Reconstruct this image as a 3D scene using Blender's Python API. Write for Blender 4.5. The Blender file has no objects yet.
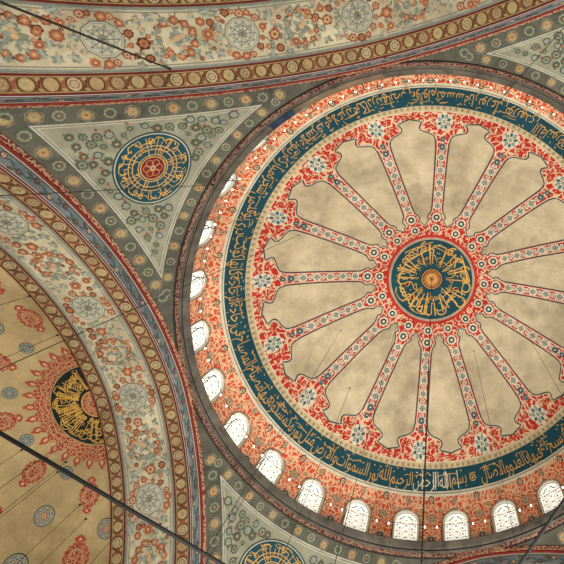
import bpy, math, random
import numpy as np
from math import pi, sin, cos, sqrt, acos, atan2, hypot, radians, degrees
random.seed(7)
sc = bpy.context.scene
COL = sc.collection
UP = 22.3                       # height of the main cornice above the floor; all builders work from the cornice level

# ------------------------------------------------------------------ materials
def lin(c):
    out = []
    for v in c:
        v /= 255.0
        out.append(v / 12.92 if v <= 0.04045 else ((v + 0.055) / 1.055) ** 2.4)
    return tuple(out) + (1.0,)

def new_mat(name, rough=0.8):
    m = bpy.data.materials.new(name); m.use_nodes = True
    b = m.node_tree.nodes['Principled BSDF']
    b.inputs['Roughness'].default_value = rough
    b.inputs['Specular IOR Level'].default_value = 0.25
    return m, m.node_tree, b

def ramp(nt, fac, stops, interp='LINEAR'):
    r = nt.nodes.new('ShaderNodeValToRGB'); cr = r.color_ramp; cr.interpolation = interp
    while len(cr.elements) < len(stops): cr.elements.new(0.5)
    for e, (p, c) in zip(cr.elements, stops):
        e.position = p; e.color = c
    nt.links.new(fac, r.inputs[0]); return r.outputs[0]

def noise(nt, vec, scale, detail=4.0, rough=0.55, dist=0.0):
    n = nt.nodes.new('ShaderNodeTexNoise'); n.inputs['Scale'].default_value = scale
    n.inputs['Detail'].default_value = detail; n.inputs['Roughness'].default_value = rough; n.inputs['Distortion'].default_value = dist
    if vec is not None: nt.links.new(vec, n.inputs['Vector'])
    return n

def mixc(nt, fac, a, b, mode='MIX'):
    x = nt.nodes.new('ShaderNodeMix'); x.data_type = 'RGBA'; x.blend_type = mode
    for s, v in ((x.inputs[0], fac), (x.inputs[6], a), (x.inputs[7], b)):
        if hasattr(v, 'is_linked') or hasattr(v, 'links'): nt.links.new(v, s)
        else: s.default_value = v
    return x.outputs[2]

def objvec(nt):
    return nt.nodes.new('ShaderNodeTexCoord').outputs['Object']
def uvvec(nt):
    return nt.nodes.new('ShaderNodeTexCoord').outputs['UV']

def wear(nt, col, amount=0.25, scale=1.1):
    """old paint: patchy fading and grime with shapes of their own"""
    n = noise(nt, objvec(nt), scale, 7.0, 0.65)
    lo = 1.0 - amount; hi = 1.0 + amount * 0.35
    f = ramp(nt, n.outputs['Fac'], [(0.3, (lo, lo, lo, 1)), (0.68, (hi, hi, hi, 1))])
    c = mixc(nt, 1.0, col, f, 'MULTIPLY')
    g = noise(nt, objvec(nt), 0.28, 5.0, 0.6, 0.6)
    k = ramp(nt, g.outputs['Fac'], [(0.32, (.80, .78, .76, 1)), (0.6, (1, 1, 1, 1))])
    return mixc(nt, 1.0, c, k, 'MULTIPLY')

PAINT = {}
def paint(name, rgb, amount=0.25, scale=2.2, rough=0.8):
    if name in PAINT: return PAINT[name]
    m, nt, b = new_mat(name, rough)
    rgbn = nt.nodes.new('ShaderNodeRGB'); rgbn.outputs[0].default_value = lin(rgb)
    nt.links.new(wear(nt, rgbn.outputs[0], amount, scale), b.inputs['Base Color'])
    PAINT[name] = m; return m

def plaster(name, rgb, stain, scale=0.35, amount=0.22):
    m, nt, b = new_mat(name, 0.9)
    n = noise(nt, objvec(nt), scale, 8.0, 0.62, 0.4)
    c = ramp(nt, n.outputs['Fac'], [(0.30, lin(stain)), (0.52, lin(rgb)), (0.75, lin([min(255, v * 1.06) for v in rgb]))])
    n2 = noise(nt, objvec(nt), 7.0, 5.0, 0.7)
    f = ramp(nt, n2.outputs['Fac'], [(0.25, (0.8, 0.79, 0.76, 1)), (0.5, (1, 1, 1, 1))])
    c = mixc(nt, 1.0, c, f, 'MULTIPLY')
    nt.links.new(wear(nt, c, amount, 1.0), b.inputs['Base Color'])
    PAINT[name] = m; return m

def arabesque(name, ground, line, scale, w0, w1, third=None, warp=0.35, amount=0.2, spot=0.0):
    """painted scrollwork: light tendrils enclosing coloured leaves, in the wall's own metric coordinates"""
    m, nt, b = new_mat(name, 0.8)
    uv = uvvec(nt)
    wn = noise(nt, uv, scale * 0.55, 2.0, 0.5)
    sub = nt.nodes.new('ShaderNodeVectorMath'); sub.operation = 'SUBTRACT'; sub.inputs[1].default_value = (0.5, 0.5, 0.5)
    nt.links.new(wn.outputs['Color'], sub.inputs[0])
    mul = nt.nodes.new('ShaderNodeVectorMath'); mul.operation = 'SCALE'; mul.inputs['Scale'].default_value = warp * 3.0 / scale * 2.0
    nt.links.new(sub.outputs[0], mul.inputs[0])
    add = nt.nodes.new('ShaderNodeVectorMath'); add.operation = 'ADD'
    nt.links.new(uv, add.inputs[0]); nt.links.new(mul.outputs[0], add.inputs[1])
    v = nt.nodes.new('ShaderNodeTexVoronoi'); v.voronoi_dimensions = '2D'; v.feature = 'DISTANCE_TO_EDGE'
    v.inputs['Scale'].default_value = scale; v.inputs['Randomness'].default_value = 0.9
    nt.links.new(add.outputs[0], v.inputs['Vector'])
    c = ramp(nt, v.outputs['Distance'], [(w0, lin(line)), (w1, lin(ground))])
    if third is not None:
        v2 = nt.nodes.new('ShaderNodeTexVoronoi'); v2.voronoi_dimensions = '2D'; v2.feature = 'F1'
        v2.inputs['Scale'].default_value = scale * 1.7
        nt.links.new(add.outputs[0], v2.inputs['Vector'])
        f = ramp(nt, v2.outputs['Distance'], [(spot, (1, 1, 1, 1)), (spot + 0.05, (0, 0, 0, 1))])
        c = mixc(nt, f, c, lin(third))
    nt.links.new(wear(nt, c, amount, 0.8), b.inputs['Base Color'])
    PAINT[name] = m; return m

def glow(name, rgb, strength):
    m, nt, b = new_mat(name, 0.4)
    b.inputs['Base Color'].default_value = lin(rgb)
    b.inputs['Emission Color'].default_value = lin(rgb); b.inputs['Emission Strength'].default_value = strength
    PAINT[name] = m; return m

def metal(name, rgb, rough=0.5):
    m, nt, b = new_mat(name, rough)
    b.inputs['Base Color'].default_value = lin(rgb); b.inputs['Metallic'].default_value = 0.6
    PAINT[name] = m; return m

# palette
CREAM = plaster('cream_plaster', (199, 184, 152), (165, 150, 121), 0.45)
OCHRE = plaster('ochre_plaster', (182, 158, 112), (152, 128, 86), 0.3)
IVORY = paint('ivory', (216, 207, 180), 0.22)
WHITE = paint('white_line', (180, 174, 152), 0.2)
GREYL = paint('grey_green_line', (128, 130, 116), 0.25)
TEAL = paint('teal_ground', (16, 70, 82), 0.28, 1.0)
TEALD = paint('dark_teal_line', (38, 66, 70), 0.25)
INK = paint('black_green_ground', (26, 36, 32), 0.3)
GOLD = paint('gold_letter', (204, 156, 86), 0.3, 3.0, 0.6)
GOLDB = paint('bright_gold', (222, 172, 76), 0.3, 3.0, 0.55)
PALE = paint('pale_letter', (206, 198, 170), 0.2)
RED = paint('vermilion', (188, 46, 34), 0.25)
DRED = paint('dark_red', (108, 34, 30), 0.3)
ORANGE = paint('orange_flower', (188, 122, 78), 0.3, 4.0)
RUST = paint('rust_flower', (156, 90, 66), 0.3, 4.0)
PEACH = paint('peach_petal', (204, 166, 124), 0.25, 4.0)
BLUEG = paint('blue_grey_leaf', (142, 150, 140), 0.3, 4.0)
GREENG = paint('grey_green_leaf', (134, 136, 110), 0.3, 4.0)
DGREEN = paint('dark_green_leaf', (84, 90, 76), 0.3, 4.0)
OLIVE = paint('olive_rosette', (170, 148, 98), 0.3, 4.0)
BROWN = paint('brown_line', (100, 58, 42), 0.3, 3.0)
TAN = paint('tan_ground', (150, 106, 70), 0.28, 2.0)
BLUEW = paint('steel_blue_petal', (84, 116, 126), 0.25, 4.0)
SAGE = paint('sage_field', (146, 144, 122), 0.32, 1.2)
SLATE = plaster('slate_border', (96, 94, 82), (64, 62, 55), 0.6, 0.3)
GREYB = plaster('grey_blue_band', (120, 128, 130), (88, 94, 97), 0.7, 0.28)
PURPLE = paint('plum_flower', (98, 66, 68), 0.3)
STONE = plaster('sooty_ledge', (100, 94, 84), (68, 64, 58), 1.6, 0.35)
SOOT = paint('soot_groove', (44, 40, 38), 0.3)
NAVY = plaster('navy_patch', (44, 62, 84), (26, 36, 52), 2.5, 0.35)
LACE_RED = arabesque('red_arabesque', (196, 36, 26), (224, 194, 152), 2.1, 0.09, 0.17, (224, 194, 152), 0.4, 0.15, 0.12)
LACE_RIB = arabesque('rib_arabesque', (186, 42, 30), (220, 192, 156), 2.7, 0.07, 0.15, (220, 192, 156), 0.4, 0.15, 0.10)
LACE_DRUM = arabesque('drum_arabesque', (204, 76, 44), (226, 186, 146), 3.9, 0.10, 0.19, (226, 186, 146), 0.45, 0.15, 0.19)
LACE_CART = arabesque('cartouche_lace', (158, 62, 44), (192, 146, 100), 6.0, 0.07, 0.16, None, 0.3, 0.2)
LACE_LEAF = arabesque('leaf_moulding', (124, 48, 42), (186, 154, 118), 5.5, 0.10, 0.22, None, 0.5, 0.25)
LACE_DARK = arabesque('ring_moulding', (88, 36, 36), (138, 110, 88), 6.0, 0.12, 0.22, None, 0.5, 0.3)
LACE_DOT = paint('dotted_border', (198, 178, 136), 0.25)
GLASS = glow('daylit_window_glass', (238, 238, 228), 0.82)
DOTB = paint('blue_glass_dot', (96, 136, 176), 0.1)
DOTO = paint('amber_glass_dot', (214, 150, 70), 0.1)
DOTG = paint('green_glass_dot', (44, 130, 104), 0.1)
LATT = paint('plaster_lattice', (204, 208, 200), 0.1)
REVEAL = paint('white_reveal', (226, 224, 212), 0.12)
BULB = glow('lamp_glow', (255, 240, 212), 4.0)
IRON = metal('dark_iron', (34, 30, 28))
WIRE = metal('wire', (38, 33, 28))

# ------------------------------------------------------------------ mesh collection
class MB:
    def __init__(s): s.v = []; s.f = []; s.m = []; s.uv = []; s.mats = []
    def mi(s, m):
        if m not in s.mats: s.mats.append(m)
        return s.mats.index(m)
    def add(s, verts, faces, mat, uvs=None):
        o = len(s.v); k = s.mi(mat)
        s.v.extend(verts); s.uv.extend(uvs if uvs is not None else [(0.0, 0.0)] * len(verts))
        for f in faces: s.f.append(tuple(i + o for i in f)); s.m.append(k)
    def build(s, name, parent=None, smooth=True):
        me = bpy.data.meshes.new(name); me.from_pydata(s.v, [], s.f)
        for m in s.mats: me.materials.append(m)
        me.polygons.foreach_set('material_index', s.m)
        if smooth: me.polygons.foreach_set('use_smooth', [True] * len(s.f))
        uvl = me.uv_layers.new(name='UVMap'); li = np.zeros(len(me.loops), dtype=np.int32); me.loops.foreach_get('vertex_index', li)
        uvl.data.foreach_set('uv', np.array(s.uv, dtype=np.float32)[li].ravel())
        me.update()
        o = bpy.data.objects.new(name, me); COL.objects.link(o)
        if parent: o.parent = parent
        return o
    # ---- drawing on a surface: S(a, b) -> (point, inward normal)
    def pt(s, S, a, b, lift):
        p, n = S(a, b); return (p[0] + n[0] * lift, p[1] + n[1] * lift, p[2] + n[2] * lift)
    def grid(s, S, A, B, mat, lift=0.0, uvf=None):
        V = []; U = []; F = []
        for a in A:
            for b in B:
                V.append(s.pt(S, a, b, lift)); U.append(uvf(a, b) if uvf else (a, b))
        nb = len(B)
        for i in range(len(A) - 1):
            for j in range(nb - 1): F.append((i * nb + j, (i + 1) * nb + j, (i + 1) * nb + j + 1, i * nb + j + 1))
        s.add(V, F, mat, U)
    def poly(s, S, pts, mat, lift):
        n = len(pts); cx = sum(p[0] for p in pts) / n; cy = sum(p[1] for p in pts) / n
        V = [s.pt(S, cx, cy, lift)] + [s.pt(S, a, b, lift) for a, b in pts]
        s.add(V, [(0, i + 1, (i + 1) % n + 1) for i in range(n)], mat, [(cx, cy)] + list(pts))
    def ring(s, S, cx, cy, r0, r1, mat, lift, n=40, rows=1, sx=1.0, fr=None):
        V = []; U = []; F = []
        for k in range(rows + 1):
            r = r0 + (r1 - r0) * k / rows
            for i in range(n):
                t = 2 * pi * i / n; q = r * (fr(t) if fr else 1.0); a = cx + q * cos(t) * sx; b = cy + q * sin(t)
                V.append(s.pt(S, a, b, lift)); U.append((a, b))
        for k in range(rows):
            for i in range(n): F.append((k * n + i, k * n + (i + 1) % n, (k + 1) * n + (i + 1) % n, (k + 1) * n + i))
        s.add(V, F, mat, U)
    def disc(s, S, cx, cy, r, mat, lift, n=24, rows=1, sx=1.0, fr=None): s.ring(S, cx, cy, 0.0, r, mat, lift, n, rows, sx, fr)
    def ribbon(s, S, pts, w, mat, lift, closed=False, step=0.35):
        P = []
        m = len(pts)
        for i in range(m if closed else m - 1):
            a, b = pts[i], pts[(i + 1) % m]; L = hypot(b[0] - a[0], b[1] - a[1]); k = max(1, int(L / step))
            for j in range(k): P.append((a[0] + (b[0] - a[0]) * j / k, a[1] + (b[1] - a[1]) * j / k))
        if not closed: P.append(pts[-1])
        n = len(P); V = []; U = []
        for i in range(n):
            p = P[(i - 1) % n] if (closed or i > 0) else P[i]; q = P[(i + 1) % n] if (closed or i < n - 1) else P[i]
            dx, dy = q[0] - p[0], q[1] - p[1]; L = hypot(dx, dy) or 1.0; nx, ny = -dy / L * w / 2, dx / L * w / 2
            for sg in (1, -1):
                a, b = P[i][0] + nx * sg, P[i][1] + ny * sg; V.append(s.pt(S, a, b, lift)); U.append((a, b))
        F = [(2 * i, 2 * i + 1, 2 * ((i + 1) % n) + 1, 2 * ((i + 1) % n)) for i in range(n if closed else n - 1)]
        s.add(V, F, mat, U)
    def flower(s, S, x, y, r, mats, lift, petals=6, rot=0.0, sx=1.0):
        """a blossom: scalloped petals, an inner ring and an eye"""
        s.disc(S, x, y, r, mats[0], lift, 24, 1, sx, lambda t: 1 + 0.10 * cos(petals * (t - rot)))
        s.disc(S, x, y, r * 0.66, mats[1], lift + 0.006, 20, 1, sx, lambda t: 1 + 0.12 * cos(petals * (t - rot) + pi))
        s.disc(S, x, y, r * 0.3, mats[2], lift + 0.012, 10, 1, sx)
    def leaf(s, S, x, y, L, W, rot, mat, lift):
        pts = []
        for i in range(10):
            t = i / 9.0; pts.append((t * L, W * sin(pi * t) ** 0.8))
        for i in range(8, 0, -1):
            t = i / 9.0; pts.append((t * L, -W * sin(pi * t) ** 0.8))
        c, q = cos(rot), sin(rot)
        s.poly(S, [(x + a * c - b * q, y + a * q + b * c) for a, b in pts], mat, lift)
    def spray(s, S, x, y, r, mats, lift, rng):
        n = rng.choice((4, 5, 6)); r0 = rng.uniform(0, 6.28)
        for i in range(n): s.leaf(S, x, y, r * rng.uniform(0.75, 1.15), r * 0.27, r0 + 2 * pi * i / n + rng.uniform(-.25, .25), mats[i % len(mats)], lift + 0.002 * i)
        s.disc(S, x, y, r * 0.3, mats[-1], lift + 0.016, 10)
    def tube(s, pts, r, mat, n=8, caps=True):
        V = []; F = []; m = len(pts)
        for i in range(m):
            p = np.array(pts[max(i - 1, 0)]); q = np.array(pts[min(i + 1, m - 1)]); d = (q - p) / (np.linalg.norm(q - p) or 1)
            a = np.cross(d, (0, 0, 1.0)) if abs(d[2]) < .95 else np.cross(d, (1.0, 0, 0)); a /= np.linalg.norm(a); b = np.cross(d, a)
            for k in range(n): V.append(tuple(np.array(pts[i]) + r * (a * cos(2 * pi * k / n) + b * sin(2 * pi * k / n))))
        for i in range(m - 1):
            for k in range(n): F.append((i * n + k, i * n + (k + 1) % n, (i + 1) * n + (k + 1) % n, (i + 1) * n + k))
        if caps: F += [tuple(range(n)), tuple(range((m - 1) * n, m * n))]
        s.add(V, F, mat)
    def lathe(s, prof, mat, n=12, c=(0, 0, 0)):
        V = []; F = []
        for r, z in prof:
            for k in range(n): V.append((c[0] + r * cos(2 * pi * k / n), c[1] + r * sin(2 * pi * k / n), c[2] + z))
        for i in range(len(prof) - 1):
            for k in range(n): F.append((i * n + k, i * n + (k + 1) % n, (i + 1) * n + (k + 1) % n, (i + 1) * n + k))
        s.add(V, F, mat)

def tag(o, label=None, cat=None, group=None, kind=None):
    if label: o['label'] = label
    if cat: o['category'] = cat
    if group: o['group'] = group
    if kind: o['kind'] = kind
    return o
def empty(name, loc=(0, 0, UP), rz=0.0, label=None, cat=None, group=None, kind=None):
    o = bpy.data.objects.new(name, None); COL.objects.link(o); o.location = loc; o.rotation_euler = (0, 0, rz); o.empty_display_size = 0.3
    return tag(o, label, cat, group, kind)
def copy_tree(o, parent=None):
    kids = [c for c in bpy.data.objects if c.parent == o]
    c = o.copy(); COL.objects.link(c)
    if parent: c.parent = parent
    for k in kids: copy_tree(k, c)
    return c
def lsp(a, b, n): return [a + (b - a) * i / (n - 1) for i in range(n)]

# ------------------------------------------------------------------ lettering
FORMS = {}
for ch, base, n in (('ء', 0xFE80, 1), ('آ', 0xFE81, 2), ('أ', 0xFE83, 2), ('ؤ', 0xFE85, 2), ('إ', 0xFE87, 2), ('ئ', 0xFE89, 4), ('ا', 0xFE8D, 2), ('ب', 0xFE8F, 4), ('ة', 0xFE93, 2), ('ت', 0xFE95, 4), ('ث', 0xFE99, 4), ('ج', 0xFE9D, 4), ('ح', 0xFEA1, 4), ('خ', 0xFEA5, 4), ('د', 0xFEA9, 2), ('ذ', 0xFEAB, 2), ('ر', 0xFEAD, 2), ('ز', 0xFEAF, 2), ('س', 0xFEB1, 4), ('ش', 0xFEB5, 4), ('ص', 0xFEB9, 4), ('ض', 0xFEBD, 4), ('ط', 0xFEC1, 4), ('ظ', 0xFEC5, 4), ('ع', 0xFEC9, 4), ('غ', 0xFECD, 4), ('ف', 0xFED1, 4), ('ق', 0xFED5, 4), ('ك', 0xFED9, 4), ('ل', 0xFEDD, 4), ('م', 0xFEE1, 4), ('ن', 0xFEE5, 4), ('ه', 0xFEE9, 4), ('و', 0xFEED, 2), ('ى', 0xFEEF, 2), ('ي', 0xFEF1, 4), ('\ue000', 0xFEFB, 2), ('\ue001', 0xFEF7, 2), ('\ue002', 0xFEF5, 2)):
    FORMS[ch] = (base, n)
def shape(word):
    """join the letters and put them in left-to-right drawing order"""
    if word == 'الله': return '\uFDF2'
    w = word.replace('لا', '\ue000').replace('لأ', '\ue001').replace('لآ', '\ue002'); out = []
    for i, ch in enumerate(w):
        base, n = FORMS[ch]
        prev = i > 0 and FORMS[w[i - 1]][1] == 4; nxt = n == 4 and i < len(w) - 1 and FORMS[w[i + 1]][1] > 1
        prev = prev and n > 1
        out.append(chr(base + (3 if prev and nxt else 2 if nxt else 1 if prev else 0)))
    return ''.join(reversed(out))
_words = {}
def word_mesh(word):
    if word in _words: return _words[word]
    c = bpy.data.curves.new('lettering_source', 'FONT'); c.body = shape(word); c.resolution_u = 3; c.offset = -0.005
    o = bpy.data.objects.new('lettering_source', c); COL.objects.link(o); bpy.context.view_layer.update()
    me = bpy.data.meshes.new_from_object(o.evaluated_get(bpy.context.evaluated_depsgraph_get()))
    V = [tuple(v.co[:2]) for v in me.vertices]; F = [tuple(p.vertices) for p in me.polygons]
    bpy.data.objects.remove(o); bpy.data.curves.remove(c); bpy.data.meshes.remove(me)
    x0 = min(v[0] for v in V); V = [(a - x0, b) for a, b in V]
    _words[word] = (V, F, max(v[0] for v in V)); return _words[word]
def letter_line(mb, S, words, s0, s1, base, sy, mats, lift, rng, gap=0.16, jig=0.0, ticks=True, top=1.0):
    """words run from s0 towards s1; S(s, h)"""
    ws = [word_mesh(w) for w in words]
    tot = sum(w[2] + gap for w in ws); k = (s1 - s0) / tot; cur = s0
    for i, (V, F, W) in enumerate(ws):
        m = mats(i) if callable(mats) else mats
        dy = jig * (0.5 - (i % 2)) if len(words[i]) < 5 else 0.0
        f = 0.97 + 0.03 * (i % 3)
        mb.add([mb.pt(S, cur + (W - a) * k, base + (b * sy + dy) * f, lift) for a, b in V], F, m)
        if ticks:
            for j in range(max(1, int(W * 1.6))):
                a = cur + rng.uniform(0, W) * k; b = base + rng.uniform(0.55, 0.78) * sy * top; L = rng.uniform(.09, .2) * sy
                mb.ribbon(S, [(a, b), (a + L * .7 * (1 if k > 0 else -1), b + L * rng.uniform(.1, .6))], 0.045 * sy, m, lift + .004)
        cur += (W + gap) * k

# ------------------------------------------------------------------ measures of the building (metres, from the cornice level)
SZ, SR = -6.39, 15.44                  # main dome: centre height and radius of its sphere
RIB0 = pi / 2 + 0.2887                 # direction of one rib
WIN0 = pi / 2 + 0.3252 + pi / 28 * 0   # direction of one window
AX, AOFF, AZ, AR = 11.945, 0.4627, -15.788, 14.29    # arches: wall plane, half offset of the two centres, centre height, intrados radius
RO = 15.32
def dome_surf(th0):
    """(lateral, distance from the axis) about the direction th0"""
    def S(a, r):
        r = max(r, 1e-4); t = th0 + a / r; z = SZ + sqrt(max(SR * SR - r * r, 0.01))
        p = (r * cos(t), r * sin(t), z); return p, (-p[0] / SR, -p[1] / SR, -(p[2] - SZ) / SR)
    return S
def dome_flat(a, b):
    """plan coordinates for what sits at the crown"""
    z = SZ + sqrt(SR * SR - a * a - b * b); return (a, b, z), (-a / SR, -b / SR, -(z - SZ) / SR)

# ------------------------------------------------------------------ main dome
dome = empty('dome', label='great ribbed central dome, cream with sixteen red ribs and a teal inscription ring', cat='dome')
mb = MB()
S0 = dome_surf(0.0)
TH = lsp(0, 2 * pi, 257)
def ringband(mb, r0, r1, rows, mat, lift=0.0):
    def S(t, r): return dome_surf(t)(0.0, r)
    mb.grid(S, TH, lsp(r0, r1, rows), mat, lift, lambda t, r: (t * 10.0, -r))
ringband(mb, 2.9, 10.62, 60, LACE_RED)
shell = mb.build('shell', dome)
mb = MB(); ringband(mb, 10.56, 10.86, 4, LACE_DOT, 0.01); ringband(mb, 10.55, 10.585, 2, IVORY, 0.016); 
for i in range(200):
    t = 2 * pi * i / 200; mb.flower(dome_surf(t), 0, 10.72, .075, (GREYL, OLIVE, GREYL), .016, 4)
mb.build('dotted_border', dome)
mb = MB(); ringband(mb, 11.63, 11.83, 4, IVORY, 0.01); ringband(mb, 11.70, 11.735, 2, GREYL, 0.016); mb.build('pale_border', dome)

PROFILE = [(3.74, 0.725), (3.95, 0.60), (4.10, 0.48), (4.32, 0.60), (4.45, 0.54), (4.65, 0.40), (4.95, 0.36), (6.5, 0.36), (8.4, 0.385), (8.95, 0.41), (9.2, 0.48), (9.36, 0.60), (9.47, 0.85), (9.55, 1.12), (9.66, 1.36), (9.78, 1.42), (9.92, 1.36), (10.03, 1.26), (10.09, 1.36), (10.14, 1.62), (10.23, 2.0085)]
def half(r):
    for (r0, l0), (r1, l1) in zip(PROFILE, PROFILE[1:]):
        if r0 <= r <= r1: return l0 + (l1 - l0) * (r - r0) / (r1 - r0)
    return PROFILE[-1][1] if r > 10 else r * pi / 16
rows = []
for (r0, _), (r1, _) in zip(PROFILE, PROFILE[1:]):
    k = max(1, int((r1 - r0) / 0.16)); rows += [r0 + (r1 - r0) * j / k for j in range(k)]
rows.append(PROFILE[-1][0])

def rib_mesh(th):
    S = dome_surf(th); mb = MB(); V = []; U = []; F = []
    rr = [3.02, 3.3, 3.55] + rows + [10.4, 10.56]
    cols = 9
    for r in rr:
        h = min(half(r), pi / 16 * r)
        for j in range(cols):
            a = -h + 2 * h * j / (cols - 1); V.append(mb.pt(S, a, r, 0.012)); U.append((a + th * 7, r))
    for i in range(len(rr) - 1):
        for j in range(cols - 1): F.append((i * cols + j, (i + 1) * cols + j, (i + 1) * cols + j + 1, i * cols + j + 1))
    mb.add(V, F, LACE_RIB, U)
    # red edges and a chain of cream lozenges down the rib
    for sg in (1, -1): mb.ribbon(S, [(sg * (half(r) - 0.075), r) for r in rows if 4.7 < r < 9.0], 0.07, RED, 0.02)
    return mb, S
def rib_flowers(S):
    mb = MB()
    for r, q in ((3.52, .29), (4.29, .31)):
        mb.flower(S, 0, r, q, (IVORY, TEALD, IVORY), 0.03, 8); mb.ring(S, 0, r, q * 1.05, q * 1.22, RED, 0.026, 20)
    n = 0
    for i in range(5):
        r = 5.06 + i * 0.76
        mb.flower(S, 0, r, 0.24, (IVORY, BLUEG, IVORY), 0.03, 4, pi / 4); mb.ring(S, 0, r, .12, .15, BLUEW, .05, 10); mb.disc(S, 0, r, .05, TEALD, .052, 6)
        for sg in (1, -1): mb.leaf(S, sg * .14, r + .38, .13, .09, 0 if sg > 0 else pi, RED, .034)
        mb.flower(S, 0, r + .38, .12, (PALE, BLUEG, PALE), 0.03, 4)
        for sg in (1, -1): mb.leaf(S, sg * .1, r + .3, .2, .05, pi / 2 - sg * .6, IVORY, .03); mb.leaf(S, sg * .1, r + .46, .2, .05, -pi / 2 + sg * .6, IVORY, .03)
    for r, q in ((8.72, .19), (9.14, .15)):
        mb.flower(S, 0, r, q, (BLUEW, TEALD, PALE), .03, 4, pi / 4)
    return mb
def foot_flower(S):
    mb = MB()
    mb.disc(S, 0, 10.08, .47, IVORY, .028, 32, 1, 1.0, lambda t: 1 + .1 * cos(8 * t))
    for i in range(8):
        t = pi / 8 + i * pi / 4
        mb.leaf(S, .15 * cos(t), 10.08 + .15 * sin(t), .26, .085, t, BLUEW, .036); mb.leaf(S, .2 * cos(t), 10.08 + .2 * sin(t), .15, .03, t, PALE if i % 2 else TEALD, .04)
    mb.flower(S, 0, 10.08, .12, (PALE, BLUEW, PALE), .045, 6)
    for sg in (1, -1):   # leaves flanking the foot
        for (x, y, L, r) in ((.55, 9.75, .42, .3), (.75, 9.98, .4, -.3), (1.15, 9.82, .22, 1.2), (.55, 10.3, .4, .15), (1.1, 10.28, .45, .1), (1.6, 10.36, .4, 0)):
            mb.leaf(S, sg * x, y, L, .085, r if sg > 0 else pi - r, RED, .03)
            mb.leaf(S, sg * x, y, L * .7, .03, r if sg > 0 else pi - r, PEACH, .036)
    return mb
def clock(t):
    """where a direction about the dome's axis reads on a clock face, seen from below with the top of the photo at twelve"""
    h = (((pi / 2 + .2144) - t) / (2 * pi) * 12) % 12            # left of the photo is +x
    h = (12 - h) % 12
    hh = int(h); mm = int(round((h - hh) * 60 / 5.0) * 5)
    if mm == 60: hh += 1; mm = 0
    hh = hh % 12
    return '%d:%02d' % (hh if hh else 12, mm)
for k in range(16):
    th = RIB0 + 2 * pi * k / 16
    mb, S = rib_mesh(th); rib = mb.build('rib', dome); tag(rib, 'red painted rib pointing to %s on the dome' % clock(th))
    rib_flowers(S).build('blossom_chain', rib); foot_flower(S).build('foot_flower', rib)
    thb = th + pi / 16; S = dome_surf(thb); mb = MB(); V = []; U = []; F = []; cols = 7
    for r in rows:
        h = max(pi / 16 * r - half(r), 0.0)
        for j in range(cols): a = -h + 2 * h * j / (cols - 1); V.append(mb.pt(S, a, r, 0.02)); U.append((a, r))
    for i in range(len(rows) - 1):
        for j in range(cols - 1): F.append((i * cols + j, (i + 1) * cols + j, (i + 1) * cols + j + 1, i * cols + j + 1))
    mb.add(V, F, CREAM, U)
    out = [(pi / 16 * r - half(r), r) for r in rows] + [(-(pi / 16 * r - half(r)), r) for r in rows[-2:0:-1]]
    mb.ribbon(S, out, 0.06, TEALD, 0.034, True)
    mb.ribbon(S, [(a * (1 + .10 / max(abs(a), .3)), r) for a, r in out], 0.05, IVORY, 0.03, True)
    mb.build('lobed_panel', dome)

# inscription ring
mb = MB(); ringband(mb, 10.83, 11.65, 8, TEAL, 0.016); band = mb.build('inscription_band', dome)
VERSE = 'بسم الله الرحمن الرحيم الله نور السموات والارض مثل نوره كمشكوة فيها مصباح المصباح في زجاجة الزجاجة كانها كوكب دري يوقد من شجرة مباركة زيتونة لا شرقية ولا غربية يكاد زيتها يضيء ولو لم تمسسه نار نور على نور يهدي الله لنوره من يشاء ويضرب الله الامثال للناس والله بكل شيء عليم في بيوت اذن الله ان ترفع ويذكر فيها اسمه يسبح له فيها بالغدو والاصال'.split()
def band_surf(s, h):
    # s runs along the ring, h is the height in the band measured up towards the crown (chord length along the shell)
    z = 3.75 + h * 0.713; r = sqrt(SR * SR - (z - SZ) ** 2); t = s / 11.2
    p = (r * cos(t), r * sin(t), z); return p, (-p[0] / SR, -p[1] / SR, -(p[2] - SZ) / SR)
rng = random.Random(3)
START = -pi / 2 + 0.2144 - 0.4        # where the text opens
mb = MB()
START = -1.545
letter_line(mb, band_surf, VERSE, START * 11.2, (START + 2 * pi - 0.075) * 11.2, 0.24, 1.12, lambda i: PALE if i in (1, 2) else GOLD, 0.04, rng, 0.08, 0.16)
mb.ring(band_surf, (START - 0.035) * 11.2, .55, .14, .2, GOLD, .04, 20); mb.ring(band_surf, (START - .035) * 11.2, .55, .0, .07, GOLD, .04, 12)
for i in range(90):
    s = rng.uniform(0, 2 * pi) * 11.2; h = rng.uniform(.7, .98); L = rng.uniform(.25, .7)
    mb.ribbon(band_surf, [(s, h), (s + L * .5, h + .04), (s + L, h - .03)], .04, GOLD, .042)
for s in (START + .105, START + .165, START + .175, START + .235, START + .045):   # the tall pale uprights of the opening formula
    mb.ribbon(band_surf, [(s * 11.2, .08), (s * 11.2 + .02, 1.06)], .055, PALE, .044)
tag(mb.build('lettering', band), 'gold and pale lettering on the teal ring')

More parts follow.
